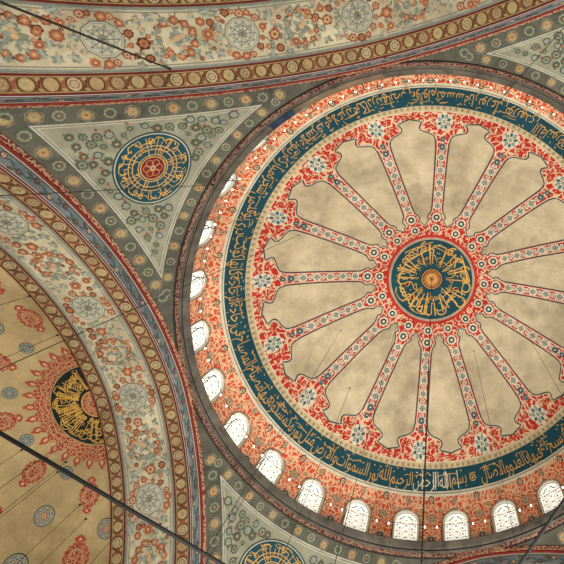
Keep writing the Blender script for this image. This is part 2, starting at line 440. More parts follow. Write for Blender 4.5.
# crown medallion
cm = empty('crown_medallion', (0, 0, 0)); cm.parent = dome; tag(cm, 'round teal medallion with gold lettering at the crown')
mb = MB()
mb.disc(dome_flat, 0, 0, 2.74, TEAL, .02, 64, 12); mb.ring(dome_flat, 0, 0, 2.70, 2.93, paint('stone_ring', (172, 156, 132), .3), .03, 64, 2)
mb.ring(dome_flat, 0, 0, 2.90, 3.08, RED, .036, 64, 2); mb.ring(dome_flat, 0, 0, 2.70, 2.74, TEALD, .042, 64)
mb.build('disc', cm)
CROWN = 'ان الله يمسك السموات والارض ان تزولا ولئن زالتا ان امسكهما من احد من بعده انه كان حليما غفورا'.split()
def crown_surf(s, h):
    r = 2.74 - h; t = s; a, b = r * cos(t), r * sin(t); return dome_flat(a, b)
mb = MB(); rng = random.Random(5)
letter_line(mb, lambda q, h: crown_surf(q / 2.2, h), CROWN[:6], (-pi / 2 - .35) * 2.2, (3 * pi / 2 - .5) * 2.2, .34, 1.25, lambda i: GOLDB if i % 3 else GOLD, .05, rng, .06, .22, False)
letter_line(mb, lambda q, h: crown_surf(q / 1.5, h), CROWN[6:13], (.2) * 1.5, (2 * pi + .1) * 1.5, 1.28, .74, lambda i: GOLD if i % 3 else GOLDB, .06, rng, .06, .12, False)
for i in range(26):
    t = 2 * pi * i / 26 + rng.uniform(-.08, .08)
    if i % 5 == 0: continue
    a, b = rng.uniform(.25, .7), rng.uniform(1.5, 1.88)
    mb.ribbon(crown_surf, [(t, a), (t + rng.uniform(-.05, .05), b)], .05, GOLDB if i % 2 else GOLD, .066, False, .2)
    if i % 3 == 0: mb.ribbon(crown_surf, [(t, a), (t + .1, a - .1), (t + .32, a - .12), (t + .42, a + .02)], .06, GOLD, .068, False, .1)
for i in range(14):
    t = rng.uniform(0, 2 * pi); h = rng.uniform(.12, .9); L = rng.uniform(.4, .8)
    mb.ribbon(crown_surf, [(t + L * u, h + .16 * sin(pi * u)) for u in lsp(0, 1, 7)], .06, GOLDB if i % 2 else GOLD, .07, False, .1)
for i in range(40):
    t = rng.uniform(0, 2 * pi); h = rng.uniform(.15, 1.7); r_ = 2.74 - h; mb.disc(dome_flat, r_ * cos(t), r_ * sin(t), .045, GOLDB, .072, 6)
mb.build('lettering', cm)
for t, h, q in ((2.6, .55, .16), (-.6, .5, .2), (-.05, .62, .2), (-2.6, .6, .17), (1.2, 1.1, .12), (.75, .9, .1)):
    mb = MB(); a, b = (2.52 - h) * cos(t), (2.52 - h) * sin(t)
    mb.leaf(dome_flat, a, b, q * 2.6, q * .8, t + 2.6, GOLDB, .078); mb.leaf(dome_flat, a, b, q * 2.2, q * .5, t + 2.6, DRED, .084); mb.build('red_drop', cm)
mb = MB()
mb.disc(dome_flat, 0, 0, .72, DRED, .06, 32, 2)
for r, m in ((.68, GOLDB), (.55, GOLD), (.44, GOLDB)): mb.ring(dome_flat, 0, 0, r - .045, r, m, .066, 32)
mb.disc(dome_flat, 0, 0, .4, ORANGE, .066, 24)
mb.flower(dome_flat, 0, 0, .34, (GOLDB, ORANGE, GOLDB), .072, 8)
tag(mb.build('rosette', cm), 'orange and gold rosette')

# ------------------------------------------------------------------ drum with its windows
NW = 28; WR = 12.31
def drum_surf(a, z):
    t = a / WR; r = WR if z < 2.9 else sqrt(SR * SR - (z - SZ) ** 2)
    n = (-cos(t), -sin(t), 0) if z < 2.9 else (-r * cos(t) / SR, -r * sin(t) / SR, -(z - SZ) / SR)
    return (r * cos(t), r * sin(t), z), n
def win_outline(hw, z0, zs, za, n=11):
    P = [(-hw, z0), (-hw, z0 + (zs - z0) * .33), (-hw, z0 + (zs - z0) * .66)]
    for i in range(n + 1):
        t = pi * i / n; P.append((-hw * cos(t), zs + (za - zs) * sin(t) ** .9))
    P += [(hw, z0 + (zs - z0) * .66), (hw, z0 + (zs - z0) * .33), (hw, z0)]
    return P
drum = empty('drum', label='orange-red arabesque drum wall between the lamp rail and the teal inscription ring', cat='drum wall')
BW = 2 * pi / NW * WR
mb = MB(); fl = MB()
for k in range(NW):
    c = (WIN0 + 2 * pi * k / NW) * WR
    P = win_outline(.69, .25, 2.12, 2.94); n = len(P)
    hb = BW / 2; Q = []
    for i, (a, z) in enumerate(P):
        if a <= -.68: Q.append((-hb, z if i else .0))
        elif a >= .68: Q.append((hb, z if i < n - 1 else .0))
        else:
            f = a / .69
            Q.append((max(-hb, min(hb, f * hb * 1.35)), 3.72 if abs(f) < .8 else 2.6 + (3.72 - 2.6) * (1 - abs(f)) / .2))
    Q = [(a, min(z, 3.72)) for a, z in Q]; R = 6; V = []; U = []; F = []
    for j in range(R + 1):
        for (pa, pz), (qa, qz) in zip(P, Q):
            a = pa + (qa - pa) * j / R; z = pz + (qz - pz) * j / R; V.append(drum_surf(c + a, z)[0]); U.append((c + a, z))
    for j in range(R):
        for i in range(n - 1): F.append((j * n + i, j * n + i + 1, (j + 1) * n + i + 1, (j + 1) * n + i))
    mb.add(V, F, LACE_DRUM, U)
    mb.grid(drum_surf, [c - hb, c - hb * .5, c, c + hb * .5, c + hb], [0, .25], LACE_DRUM)
    # two top corners of the bay
    for sg in (1, -1):
        q = [x for x in Q if abs(abs(x[0]) - hb) < 1e-6 and x[0] * sg > 0]; zt = max(x[1] for x in q)
        if zt < 3.71: mb.add([drum_surf(c + sg * hb, z)[0] for z in (zt, 3.72)] + [drum_surf(c + sg * hb * .8 * 1.35 * .9, 3.72)[0]], [(0, 1, 2)], LACE_DRUM, [(c + sg * hb, zt), (c + sg * hb, 3.72), (c, 3.72)])
    m = c + hb
    fl.flower(drum_surf, c, 3.36, .14, (GREYL, PEACH, TEALD), .02, 8); fl.flower(drum_surf, m, 3.40, .17, (TEALD, PEACH, GREYL), .02, 8)
    fl.flower(drum_surf, m, 2.45, .26, (BLUEG, PEACH, GREENG), .02, 8); fl.flower(drum_surf, m, .95, .24, (BLUEG, TEALD, PEACH), .02, 8)
    for sg in (1, -1): fl.flower(drum_surf, c + sg * .8, 2.95, .1, (GREENG, PEACH, GREENG), .02, 6)
    fl.ribbon(drum_surf, [(c + a, z) for a, z in win_outline(.76, .25, 2.14, 3.03)], .06, paint('window_outline', (120, 112, 98), .2), .012)
    fl.ribbon(drum_surf, [(c + a, z) for a, z in win_outline(.715, .25, 2.13, 2.97)], .05, WHITE, .012)
mb.build('painted_wall', drum); tag(fl.build('small_blossoms', drum), 'grey and teal little flowers between the windows')

def cyl(rad):
    def S(a, z): t = a / WR; return (rad * cos(t), rad * sin(t), z), (-cos(t), -sin(t), 0)
    return S
def window(k):
    root = None
    th = WIN0 + 2 * pi * k / NW
    root = empty('window_%d' % (k + 1), (0, 0, UP), 0, 'arched white stained-glass window at %s on the dome rim' % clock(th), 'window', 'windows around the drum', 'structure')
    c = th * WR; P = win_outline(.69, .25, 2.12, 2.94)
    fr = MB(); V = []; F = []; n = len(P)
    for rad in (WR, WR + .16):
        for a, z in P: V.append(cyl(rad)(c + a, z)[0])
    for i in range(n - 1): F.append((i, i + 1, n + i + 1, n + i))
    F.append((0, n, 2 * n - 1, n - 1)); fr.add(V, F, REVEAL)
    SP = cyl(WR + .13); fr.ribbon(SP, [(c + a, z) for a, z in win_outline(.65, .27, 2.1, 2.88)], .08, REVEAL, .01)
    fr.build('window_frame', root)
    pn = MB(); pn.poly(SP, [(c + a, z) for a, z in win_outline(.69, .25, 2.12, 2.94)], GLASS, 0.0); pane = pn.build('pane', root)
    g = MB()
    for j, z in enumerate((.55, .95, 1.35, 1.75, 2.15)):
        g.ribbon(SP, [(c - .6, z - .2), (c + .6, z - .2)], .025, LATT, .012)
        for q, a in enumerate((-.36, .0, .36)): g.ring(SP, c + a, z, .15, .175, LATT, .012, 12, 1, 1.0)
        for a in (-.18, .18): g.disc(SP, c + a * 1.9, z, .06, (DOTG, DOTO)[(j + 1) % 2] if j < 4 else DOTO, .02, 8)
        g.disc(SP, c, z + .2, .045, (DOTO, DOTB)[j % 2], .02, 8)
        for a in (-.5, .5): g.disc(SP, c + a, z + .2, .05, DOTB if j % 2 else LATT, .02, 8)
    for a, z, r in ((-.3, 2.42, .5), (.3, 2.42, -.5), (-.16, 2.58, .4), (.16, 2.58, -.4)): g.leaf(SP, c + a - .12 * cos(r), z - .12 * sin(r), .26, .04, r, DOTB, .02)
    tag(g.build('coloured_lattice', pane), 'lattice with blue, green and amber beads')
for k in range(NW): window(k)

# ------------------------------------------------------------------ cornice: ledge, groove and carved ring
corn = empty('cornice', label='sooty grey ring cornice with a red-brown carved moulding below the drum', cat='cornice')
def rev(prof, mat, name, n=192, t0=0.0, t1=2 * pi):
    mb = MB(); V = []; U = []; F = []; m = len(prof); ss = [0.0]
    for (a, b), (c, d) in zip(prof, prof[1:]): ss.append(ss[-1] + hypot(c - a, d - b))
    for i in range(n + 1):
        t = t0 + (t1 - t0) * i / n
        for (r, z), s in zip(prof, ss): V.append((r * cos(t), r * sin(t), z)); U.append((t * 11.7, s))
    for i in range(n):
        for j in range(m - 1): F.append((i * m + j, (i + 1) * m + j, (i + 1) * m + j + 1, i * m + j + 1))
    mb.add(V, F, mat, U); return mb.build(name, corn)
rev([(12.34, 0.0), (11.55, 0.0), (11.5, -.02), (11.5, -.06), (11.53, -.12), (11.57, -.25), (11.62, -.36), (11.66, -.38)], STONE, 'ledge')
rev([(11.645, -.37), (11.74, -.35), (11.74, -.45), (11.665, -.45)], SOOT, 'groove')
rev([(11.665, -.448), (11.665, -.465), (11.70, -.475), (11.74, -.49), (11.775, -.50)], STONE, 'fillet')
rev([(11.77, -.495), (11.79, -.54), (11.84, -.575), (11.90, -.585)], LACE_DARK, 'carved_ring')
rev([(11.88, -.575), (11.96, -.56), (11.96, -.63), (11.925, -.635)], SOOT, 'lower_groove')
pt_ = rev([(11.55, .012), (11.49, -.03), (11.515, -.13), (11.555, -.25), (11.605, -.37), (11.65, -.395)], NAVY, 'restored_patch', 12, radians(64.3), radians(70.6))
tag(pt_, 'dark blue repainted stretch of the ledge')
tag(rev([(11.55, .010), (11.492, -.03), (11.517, -.13), (11.557, -.25), (11.607, -.37), (11.648, -.39)], plaster('bare_stone', (128, 110, 88), (92, 78, 62), 1.8, .3), 'cleaned_stretch', 30, radians(71), radians(92)), 'browner cleaned stretch of the ledge')

# ------------------------------------------------------------------ arches
def arch_pt(s, R):
    t = acos(AOFF / R) - abs(s) / AR; u = -AOFF + R * cos(t); return (u if s >= 0 else -u), AZ + R * sin(t), t
def soffit(s, w):
    u, z, t = arch_pt(s, AR); sg = 1 if s >= 0 else -1
    return (AX + .02 + w, u, z), (0, -sg * cos(t), -sin(t))
def face(s, h):
    u, z, t = arch_pt(s, AR + h); return (AX, u, z), (-1, 0, 0)
SL = 13.0
PALEG = paint('pale_grey_leaf', (168, 172, 156), .25, 4.0)
DUSTY2 = paint('worn_rosette', (176, 146, 106), .3, 4.0)
SS = lsp(-SL, SL, 151)
def rosette_border(w0, w1, flip, root, name):
    mb = MB(); w0_, w1_ = w0, w1
    mb.grid(soffit, SS, lsp(w0, w1, 3), TAN, 0.0)
    for w, m, q in ((w0 + .035, DRED, .07), (w1 - .035, DRED, .07), (w0 + .1, OLIVE, .03), (w1 - .1, OLIVE, .03)): mb.ribbon(soffit, [(s, w) for s in SS], q, m, .012, False, 9)
    wm = (w0 + w1) / 2; n = int(2 * SL / .61); cols = [OLIVE, paint('sand_rosette', (186, 168, 128), .25), paint('dusky_rosette', (146, 122, 88), .3), DUSTY2]
    for i in range(n + 1):
        s = -SL + .2 + i * .61
        if s > SL: break
        kind = (i * 7 // 3) % 4
        mb.ring(soffit, s, wm, .225, .275, BROWN, .012, 18, 1, .9)
        mb.disc(soffit, s, wm, .22, cols[kind], .014, 18, 1, .9)
        mb.flower(soffit, s, wm, .15, (cols[(kind + 1) % 4], cols[kind], OLIVE if kind % 2 else DUSTY2), .02, 6)
        mb.ribbon(soffit, [(s + .2, w0 + .12), (s + .27, wm - .12), (s + .34, wm + .12), (s + .41, w1 - .12)], .055, RUST if i % 2 else BROWN, .016, False, .2)
        mb.leaf(soffit, s + .22, w1 - .22, .18, .05, .5, OLIVE, .02); mb.leaf(soffit, s + .24, w0 + .2, .18, .05, -.3, OLIVE, .02)
    return mb.build(name, root)
def make_arch():
    root = empty('arch', cat='arch')
    # wall face round the opening
    mb = MB(); mb.grid(face, SS, lsp(0, .70, 4), GREYB)
    for h, q, m in ((.03, .06, DRED), (.085, .04, WHITE), (.60, .04, TEALD), (.655, .07, WHITE)): mb.ribbon(face, [(s, h) for s in SS], q, m, .012, False, 9)
    rng = random.Random(11); n = int(2 * SL / .62)
    for i in range(n):
        s = -SL + .3 + i * .62; h = .34 + .09 * (1 if i % 2 else -1)
        mb.ribbon(face, [(s, .34), (s + .15, .34 + .12 * (1 if i % 2 else -1)), (s + .42, .34 - .10 * (1 if i % 2 else -1)), (s + .62, .34)], .03, TEALD, .012, False, .1)
        mb.flower(face, s + .05, h, .12, (PURPLE if i % 2 else DGREEN, PEACH if i % 3 == 0 else PURPLE, GREYL), .016, 5)
        mb.leaf(face, s + .2, .2 + .22 * (i % 2), .26, .06, .4 if i % 2 else -.4, PURPLE if i % 3 == 0 else DGREEN, .02)
        mb.leaf(face, s + .35, .44 - .22 * (i % 2), .22, .05, 2.6 if i % 2 else -2.6, BLUEW, .02)
    mb.build('face_band', root)
    # projecting leaf moulding
    mb = MB(); prof = [(.69, 0), (.70, .05), (.73, .07), (.80, .075), (.90, .085), (.97, .08), (1.0, .09), (1.045, .07), (1.06, 0)]
    mats = [DRED, paint('moulding_red', (134, 40, 34), .3), DRED, LACE_LEAF, LACE_LEAF, LACE_LEAF, DRED, DRED]
    for (h0, d0), (h1, d1), m in zip(prof, prof[1:], mats):
        V = []; U = []; F = []
        for s in SS:
            for h, d in ((h0, d0), (h1, d1)):
                p, nn = face(s, h); V.append((p[0] - d, p[1], p[2])); U.append((s, h))
        for i in range(len(SS) - 1): F.append((2 * i, 2 * i + 2, 2 * i + 3, 2 * i + 1))
        mb.add(V, F, m, U)
    tag(mb.build('leaf_moulding', root), 'red edged leaf moulding')
    rosette_border(0, .70, 0, root, 'rosette_border'); rosette_border(2.98, 3.68, 1, root, 'rosette_border')
    # floral soffit
    mb = MB(); mb.grid(soffit, SS, lsp(.70, 2.98, 6), plaster('soffit_cream', (202, 190, 158), (172, 158, 128), .5))
    for w, q, m in ((.74, .05, GREYL), (.80, .05, BLUEG), (.90, .03, GREYL), (2.94, .05, GREYL), (2.88, .05, BLUEG), (2.78, .03, GREYL)): mb.ribbon(soffit, [(s, w) for s in SS], q, m, .012, False, 9)
    floral = mb.build('floral_soffit', root)
    OR = [(-.09, .75, .17), (.46, .81, .15), (-.6, .55, .14), (-.80, .2, .15), (-.74, -.2, .1), (-.55, -.52, .13), (-.86, -.55, .11), (-1.18, -.14, .22), (-1.27, -.66, .16), (.4, -.75, .16), (.03, -.81, .16), (1.04, .5, .14), (1.41, .55, .16), (1.24, .09, .2), (1.7, .26, .15), (.72, .62, .1), (-.34, .76, .12), (.25, .84, .1), (-.25, -.76, .12)]
    GR = [(-1.16, .66, .2), (-.95, -.9, .19), (-1.24, .3, .17), (-1.5, -.25, .18), (.9, .84, .17), (1.2, .9, .17), (.8, .35, .16), (.78, .05, .2), (.92, -.25, .16), (.92, -.62, .2), (1.39, -.66, .19), (1.5, -.2, .18), (.62, -.42, .13), (-1.55, .75, .18), (1.65, .82, .17), (-1.62, -.85, .18), (1.75, -.5, .17)]
    blooms = MB(); sprays = MB(); rng = random.Random(21)
    for k in range(-3, 4):
        s0 = 4.6 * k
        def inr(s): return abs(s) < SL - .2
        for x, y, r in OR:
            if inr(s0 - x): blooms.flower(soffit, s0 - x + rng.uniform(-.03, .03), 1.83 + y * 1.04, r, rng.choice(((RUST, ORANGE, PEACH), (RUST, PEACH, RUST), (ORANGE, RUST, PEACH), (BROWN, ORANGE, RUST))), .02, rng.choice((5, 6, 8)), rng.uniform(0, 1))
            if inr(s0 - x) and rng.random() < .7:
                for q in range(2): blooms.leaf(soffit, s0 - x, 1.83 + y * 1.04, r * 1.7, r * .22, rng.uniform(0, 6.28), RUST, .016)
        for x, y, r in GR:
            if inr(s0 - x): sprays.spray(soffit, s0 - x, 1.83 + y * 1.02, r * 1.05, rng.choice(((BLUEG, GREENG, PALEG), (GREENG, BLUEG, PALEG), (PALEG, BLUEG, PEACH))), .02, rng)
        sm = s0 + 2.3
        if inr(sm):
            sprays.spray(soffit, sm, 1.83, .34, (BLUEG, GREENG, PEACH), .02, rng)
            for i in range(8):
                t = -2.2 + i * .62; blooms.flower(soffit, sm + .58 * cos(t), 1.83 + .66 * sin(t), rng.uniform(.11, .17), rng.choice(((RUST, ORANGE, PEACH), (ORANGE, RUST, PEACH))), .02, 6, t)
                blooms.leaf(soffit, sm + .58 * cos(t), 1.83 + .66 * sin(t), .28, .04, t + 1.6, BROWN, .018)
            for i in range(5):
                t = 2.2 + i * .5; sprays.spray(soffit, sm + .62 * cos(t), 1.83 + .8 * sin(t), .16, (BLUEG, GREENG), .02, rng)
    taken = [(4.6 * k, 1.83, .72) for k in range(-3, 4)] + [(4.6 * k - x, 1.83 + y * 1.04, r) for k in range(-3, 4) for x, y, r in OR + GR]
    for i in range(1500):
        x, y = rng.uniform(-SL + .3, SL - .3), rng.uniform(1.02, 2.66); r = rng.uniform(.06, .11)
        if any(hypot(x - a, y - b) < q + r * .8 for a, b, q in taken): continue
        taken.append((x, y, r)); q = rng.random()
        if q < .34: blooms.flower(soffit, x, y, r, rng.choice(((RUST, ORANGE, PEACH), (ORANGE, PEACH, RUST), (RUST, BROWN, PEACH))), .02, 5, q * 9)
        elif q < .8: sprays.spray(soffit, x, y, r * 1.5, rng.choice(((BLUEG, PALEG, GREENG), (GREENG, PALEG, BLUEG))), .018, rng)
        else:
            t = rng.uniform(0, 6.28); sprays.leaf(soffit, x, y, .2, .045, t, GREENG, .018); sprays.ribbon(soffit, [(x, y), (x + .14 * cos(t + 2), y + .14 * sin(t + 2)), (x + .28 * cos(t + 2.6), y + .28 * sin(t + 2.6))], .025, BROWN, .014, False, .1)
    tag(blooms.build('orange_blossoms', floral), 'orange and rust blossoms'); tag(sprays.build('grey_leaf_sprays', floral), 'blue-grey leaf sprays')
    for k in range(-2, 3):
        s0 = 4.6 * k; mb = MB(); poly = lambda r: [(s0 + r * cos(pi / 5 * i), 1.83 + r * sin(pi / 5 * i)) for i in range(10)]
        mb.poly(soffit, poly(.66), GREYL, .022); mb.poly(soffit, poly(.62), paint('pale_medallion', (198, 190, 164), .25), .028); mb.ribbon(soffit, poly(.56), .024, BLUEG, .034, True)
        for i in range(10):
            t = pi / 5 * i
            for j, r0 in ((3, .5), (5, .5)):
                t2 = t + pi / 5 * j; mb.ribbon(soffit, [(s0 + r0 * cos(t), 1.83 + r0 * sin(t)), (s0 + r0 * cos(t2), 1.83 + r0 * sin(t2))], .022, BLUEG, .034 + .002 * j)
        mb.ring(soffit, s0, 1.83, .12, .15, GREYL, .045, 12)
        mb.build('decagon_medallion', root)
    return root
arch = make_arch()
tag(arch, 'painted arch at left, its floral soffit framing the ochre half dome', 'arch', 'the four great arches')
for rz, lab in ((pi / 2, 'pale painted floral arch spanning the top edge of the photo'), (-pi / 2, 'arch below the dome showing only a grey face band at bottom right'), (pi, 'arch opposite the left arch, beyond the right edge of the photo')):
    c = copy_tree(arch); c.rotation_euler = (0, 0, rz); c['label'] = lab

# ------------------------------------------------------------------ half domes
SX = AX + 3.70
def semi(a, b):
    """plan-like coordinates about the crown: a out from the arch, b along it; measured along the shell"""
    d = hypot(a, b); psi = atan2(a, b); th = acos(AOFF / 14.35) - d / 14.35
    rho = -AOFF + 14.35 * cos(th); rho = max(rho, 0.0)
    x, y = rho * sin(psi), rho * cos(psi)
    return (SX + x, y, AZ + 14.35 * sin(th)), (-cos(th) * sin(psi), -cos(th) * cos(psi), -sin(th))
def pol(r, psi): return (r * sin(radians(psi)), r * cos(radians(psi)))
def cartouche(mb, r0, psi, L, W):
    cx, cy = pol(r0, psi); ux, uy = sin(radians(psi)), cos(radians(psi)); loc = lambda p, q: (cx + p * ux - q * uy, cy + p * uy + q * ux)
    def outline(k): return [loc(L * k * cos(t) * (1 + .07 * cos(16 * t)), W * k * sin(t) * (1 + .07 * cos(16 * t))) for t in lsp(0, 2 * pi * 63 / 64, 64)]
    mb.poly(semi, outline(1.0), RED_SOFT, .016); mb.poly(semi, outline(.90), LACE_CART, .022); mb.ribbon(semi, outline(.62), .03, PEACH, .03, True)
    for sg in (1, -1):
        fin = []
        for t in lsp(0, 1, 9): fin.append(loc(sg * (L * 1.0 + .5 * L * t), .32 * W * (sin(pi * min(1, t * 1.05)) ** .7) * (1.9 - 1.1 * t)))
        for t in lsp(1, 0, 9)[1:-1]: fin.append(loc(sg * (L * 1.0 + .5 * L * t), -.32 * W * (sin(pi * min(1, t * 1.05)) ** .7) * (1.9 - 1.1 * t)))
        mb.poly(semi, fin, RED_SOFT, .018)
        mb.disc(semi, *loc(sg * L * 1.2, 0), .07, PEACH, .026, 8)
    for i in range(7):
        t = 2 * pi * i / 7; mb.flower(semi, *loc(.55 * L * cos(t), .5 * W * sin(t)), .07, (PEACH, RED_SOFT, PEACH), .03, 5)
DUSTY = paint('dusty_rosette', (156, 126, 94), .3, 4.0)
RED_SOFT = paint('soft_red', (176, 70, 50), .25)
def roundel(mb, x, y, r, big):
    mb.disc(semi, x, y, r, TEALD, .016, 28); mb.disc(semi, x, y, r * .92, paint('dull_ivory', (180, 170, 134), .25), .02, 28)
    mb.ring(semi, x, y, r * .78, r * .84, BLUEW, .026, 24)
    for i in range(8):
        t = 2 * pi * i / 8
        mb.flower(semi, x + r * .56 * cos(t), y + r * .56 * sin(t), r * .2, (BLUEW, PEACH if big else BLUEG, TEALD), .03, 4, t)
    mb.disc(semi, x, y, r * .32, RED_SOFT if big else BLUEW, .03, 14); mb.disc(semi, x, y, r * .24, PEACH, .036, 12); mb.flower(semi, x, y, r * .16, (OLIVE, ORANGE, OLIVE), .04, 5)
def strokes(mb, S, cx, cy, r0, r1, n, rng, mats, lift, w):
    """brush strokes of interlaced lettering filling a ring"""
    for i in range(n):
        t = 2 * pi * i / n + rng.uniform(-.1, .1); k = i % 4; P = []
        if k == 0:      # upright with a hook
            a = r0 + (r1 - r0) * rng.uniform(0, .2); b = r0 + (r1 - r0) * rng.uniform(.75, .95)
            P = [(a, t), (b, t + .02), (b * 1.01, t + .14)]
        elif k == 1:    # bowl
            q = r0 + (r1 - r0) * rng.uniform(.45, .85); P = [(q, t), (q + .13, t + .1), (q + .15, t + .26), (q, t + .36), (q - .12, t + .30)]
        elif k == 2:    # long sweep
            q = r0 + (r1 - r0) * rng.uniform(.2, .6); P = [(q, t), (q + .05, t + .25), (q + .02, t + .5), (q + .14, t + .6)]
        else:           # loop
            q = r0 + (r1 - r0) * rng.uniform(.3, .9); d = .09; P = [(q + d * cos(u), t + d / q * sin(u)) for u in lsp(0, 5.4, 8)] + [(q - .2, t + .06)]
        P = [(min(max(r, r0 + .04), r1 - .05), u) for r, u in P]
        mb.ribbon(S, [(cx + r * cos(u), cy + r * sin(u)) for r, u in P], w * rng.uniform(.8, 1.2), mats[i % len(mats)], lift + .0008 * (i % 8), False, .12)
def make_semi():
    root = empty('half_dome', cat='half dome')
    mb = MB()
    PS = lsp(0, 180, 61); DR = lsp(0.001, 13.0, 66)
    mb.grid(lambda d, p: semi(*pol(d, p)), DR, PS, OCHRE, 0.0, lambda d, p: pol(d, p))
    sh = mb.build('shell', root)
    # sunburst medallion at the crown, cut by the arch
    sb = empty('sunburst_medallion', (0, 0, 0)); sb.parent = root; tag(sb, 'black and gold calligraphy medallion in a red sunburst')
    def arcs(mb, r0, r1, mat, lift, rows=3, fr=None, n=73):
        V = []; U = []; F = []
        for j in range(rows + 1):
            for p in lsp(0, 180, n):
                r = (r0 + (r1 - r0) * j / rows); r = r if (not fr or j < rows) else r * fr(p)
                x = pol(r, p); V.append(mb.pt(semi, x[0], x[1], lift)); U.append(x)
        for j in range(rows):
            for i in range(n - 1): F.append((j * n + i, j * n + i + 1, (j + 1) * n + i + 1, (j + 1) * n + i))
        mb.add(V, F, mat, U)
    mb = MB()
    arcs(mb, 1.9, 2.45, LACE_CART, .014, 4, lambda p: 1 + .10 * abs(cos(radians(p) * 14)) , 181)
    for i in range(15):
        p = 6 + 12 * i; x, y = pol(2.55, p); ang = atan2(cos(radians(p)), sin(radians(p)))
        mb.leaf(semi, x, y, .42, .15, ang, RED_SOFT, .018); mb.leaf(semi, x + .05 * cos(ang), y + .05 * sin(ang), .25, .07, ang, PEACH, .022)
        x, y = pol(2.97, p); mb.disc(semi, x, y, .06, RED_SOFT, .02, 6)
    for r in (2.1, 2.32): mb.ribbon(semi, [pol(r * (1 + .02 * cos(i)), 180 * i / 60) for i in range(61)], .03, PEACH, .024)
    mb.build('red_sunburst', sb)
    mb = MB(); arcs(mb, .62, 1.93, INK, .022, 6); arcs(mb, 1.9, 1.95, OLIVE, .03, 1)
    dk = mb.build('black_ring', sb)
    mb = MB(); rng = random.Random(9)
    def half_S(a, b): return semi(a, b)
    for rep in range(3):
        for i in range(44):
            p = rng.uniform(6, 174); k = i % 4; r = rng.uniform(.75, 1.75); m = GOLDB if rng.random() < .6 else GOLD
            if k == 0: P = [(.75, p), (1.7, p + rng.uniform(-5, 5))]
            elif k == 1: P = [(r, p), (r + .12, p + 5), (r + .12, p + 12), (r - .04, p + 16)]
            elif k == 2: P = [(r, p), (r + .06, p + 10), (r - .02, p + 20)]
            else: P = [(r + .08 * cos(u), p + 4 * sin(u)) for u in lsp(0, 5.6, 7)]
            P = [pol(min(max(a, .68), 1.84), min(max(b, 2), 178)) for a, b in P]
            mb.ribbon(semi, P, .036, m, .03 + .0008 * (i % 9), False, .1)
    mb.build('lettering', dk)
    mb = MB(); arcs(mb, .0, .62, LACE_CART, .024, 3); arcs(mb, .57, .64, GOLD, .03, 1)
    for i in range(6):
        x, y = pol(.38, 15 + 30 * i); mb.flower(semi, x, y, .11, (PEACH, RED_SOFT, PEACH), .032, 6)
    mb.build('red_rosette', sb)
    for psi, q1, q2 in ((9.2, 4.75, 7.1), (44.6, 4.3, 6.9), (86, 3.85, 6.6), (126.5, 3.95, 6.6), (166, 4.1, 6.6)):
        mb = MB(); cartouche(mb, q1, psi, .52, .44); mb.build('red_cartouche', root)
        mb = MB(); cartouche(mb, q2, psi, .62, .58); mb.build('red_cartouche', root)
        mb = MB(); cartouche(mb, q2 + 2.7, psi, .7, .66); mb.build('red_cartouche', root)
    for psi, q1 in ((26.6, 3.74), (65.1, 3.5), (105.3, 3.33), (145.8, 3.38)):
        mb = MB(); x, y = pol(q1, psi); roundel(mb, x, y, .29, False); mb.build('blue_roundel', root)
        mb = MB(); x, y = pol(5.25, psi); roundel(mb, x, y, .43, True); mb.build('blue_roundel', root)
        mb = MB(); x, y = pol(7.3, psi); roundel(mb, x, y, .55, True); mb.build('blue_roundel', root)
    mb = MB(); x, y = pol(5.5, 178.0); roundel(mb, x + .05, y, .42, True); mb.build('blue_roundel', root)
    return root
semi1 = make_semi(); tag(semi1, 'ochre half dome at left with red cartouches and a gold-on-black sunburst', 'half dome', 'half domes behind the great arches')
for rz, lab in ((pi / 2, 'ochre half dome hidden above the floral arch at the top edge'),):
    c = copy_tree(semi1); c.rotation_euler = (0, 0, rz); c['label'] = lab

# ------------------------------------------------------------------ pendentives
C0R, C0Z = 11.93, -.60
def arch_edge_z(u, R=RO): return AZ + sqrt(max(R * R - (abs(u) + AOFF) ** 2, 0))
def pend_prof(th):
    a = th if th <= pi / 4 else pi / 2 - th
    u = AX * math.tan(a); r1 = AX / cos(a); z1 = min(arch_edge_z(u), C0Z - .02)
    zs = (r1 * r1 - C0R * C0R + z1 * z1 - C0Z * C0Z) / (2 * (z1 - C0Z)); Rs = hypot(C0R, C0Z - zs)
    e0 = atan2(C0Z - zs, C0R); e1 = atan2(z1 - zs, r1)
    return zs, Rs, e0, e1
def pend_t(th, t):
    zs, Rs, e0, e1 = pend_prof(th); e = e0 + (e1 - e0) * t; r = Rs * cos(e)
    return (r * cos(th), r * sin(th), zs + Rs * sin(e)), (-cos(e) * cos(th), -cos(e) * sin(th), -sin(e))
def pend(a, s):
    """a = sideways metres from the diagonal, s = metres down the shell from the cornice (on the diagonal)"""
    zs, Rs, e0, e1 = pend_prof(pi / 4); e = e0 - s / Rs; th = pi / 4 + a / (Rs * cos(e)); z = zs + Rs * sin(e)
    th = min(max(th, .02), pi / 2 - .02)
    zs, Rs, e0, e1 = pend_prof(th); q = max(-1, min(1, (z - zs) / Rs)); e = math.asin(q); r = Rs * cos(e)
    return (r * cos(th), r * sin(th), z), (-cos(e) * cos(th), -cos(e) * sin(th), -sin(e))
EDGE = np.array([(AX, u, arch_edge_z(u)) for u in np.linspace(-.2, 12.2, 260)])
def dists(p):
    """distance from the two arch edges and from the cornice ring"""
    q = np.array(p); d1 = np.sqrt(((EDGE - q) ** 2).sum(1)).min(); d2 = np.sqrt(((EDGE[:, (1, 0, 2)] - q) ** 2).sum(1)).min()
    dc = hypot(hypot(p[0], p[1]) - C0R, p[2] - C0Z); return min(d1, d2), dc
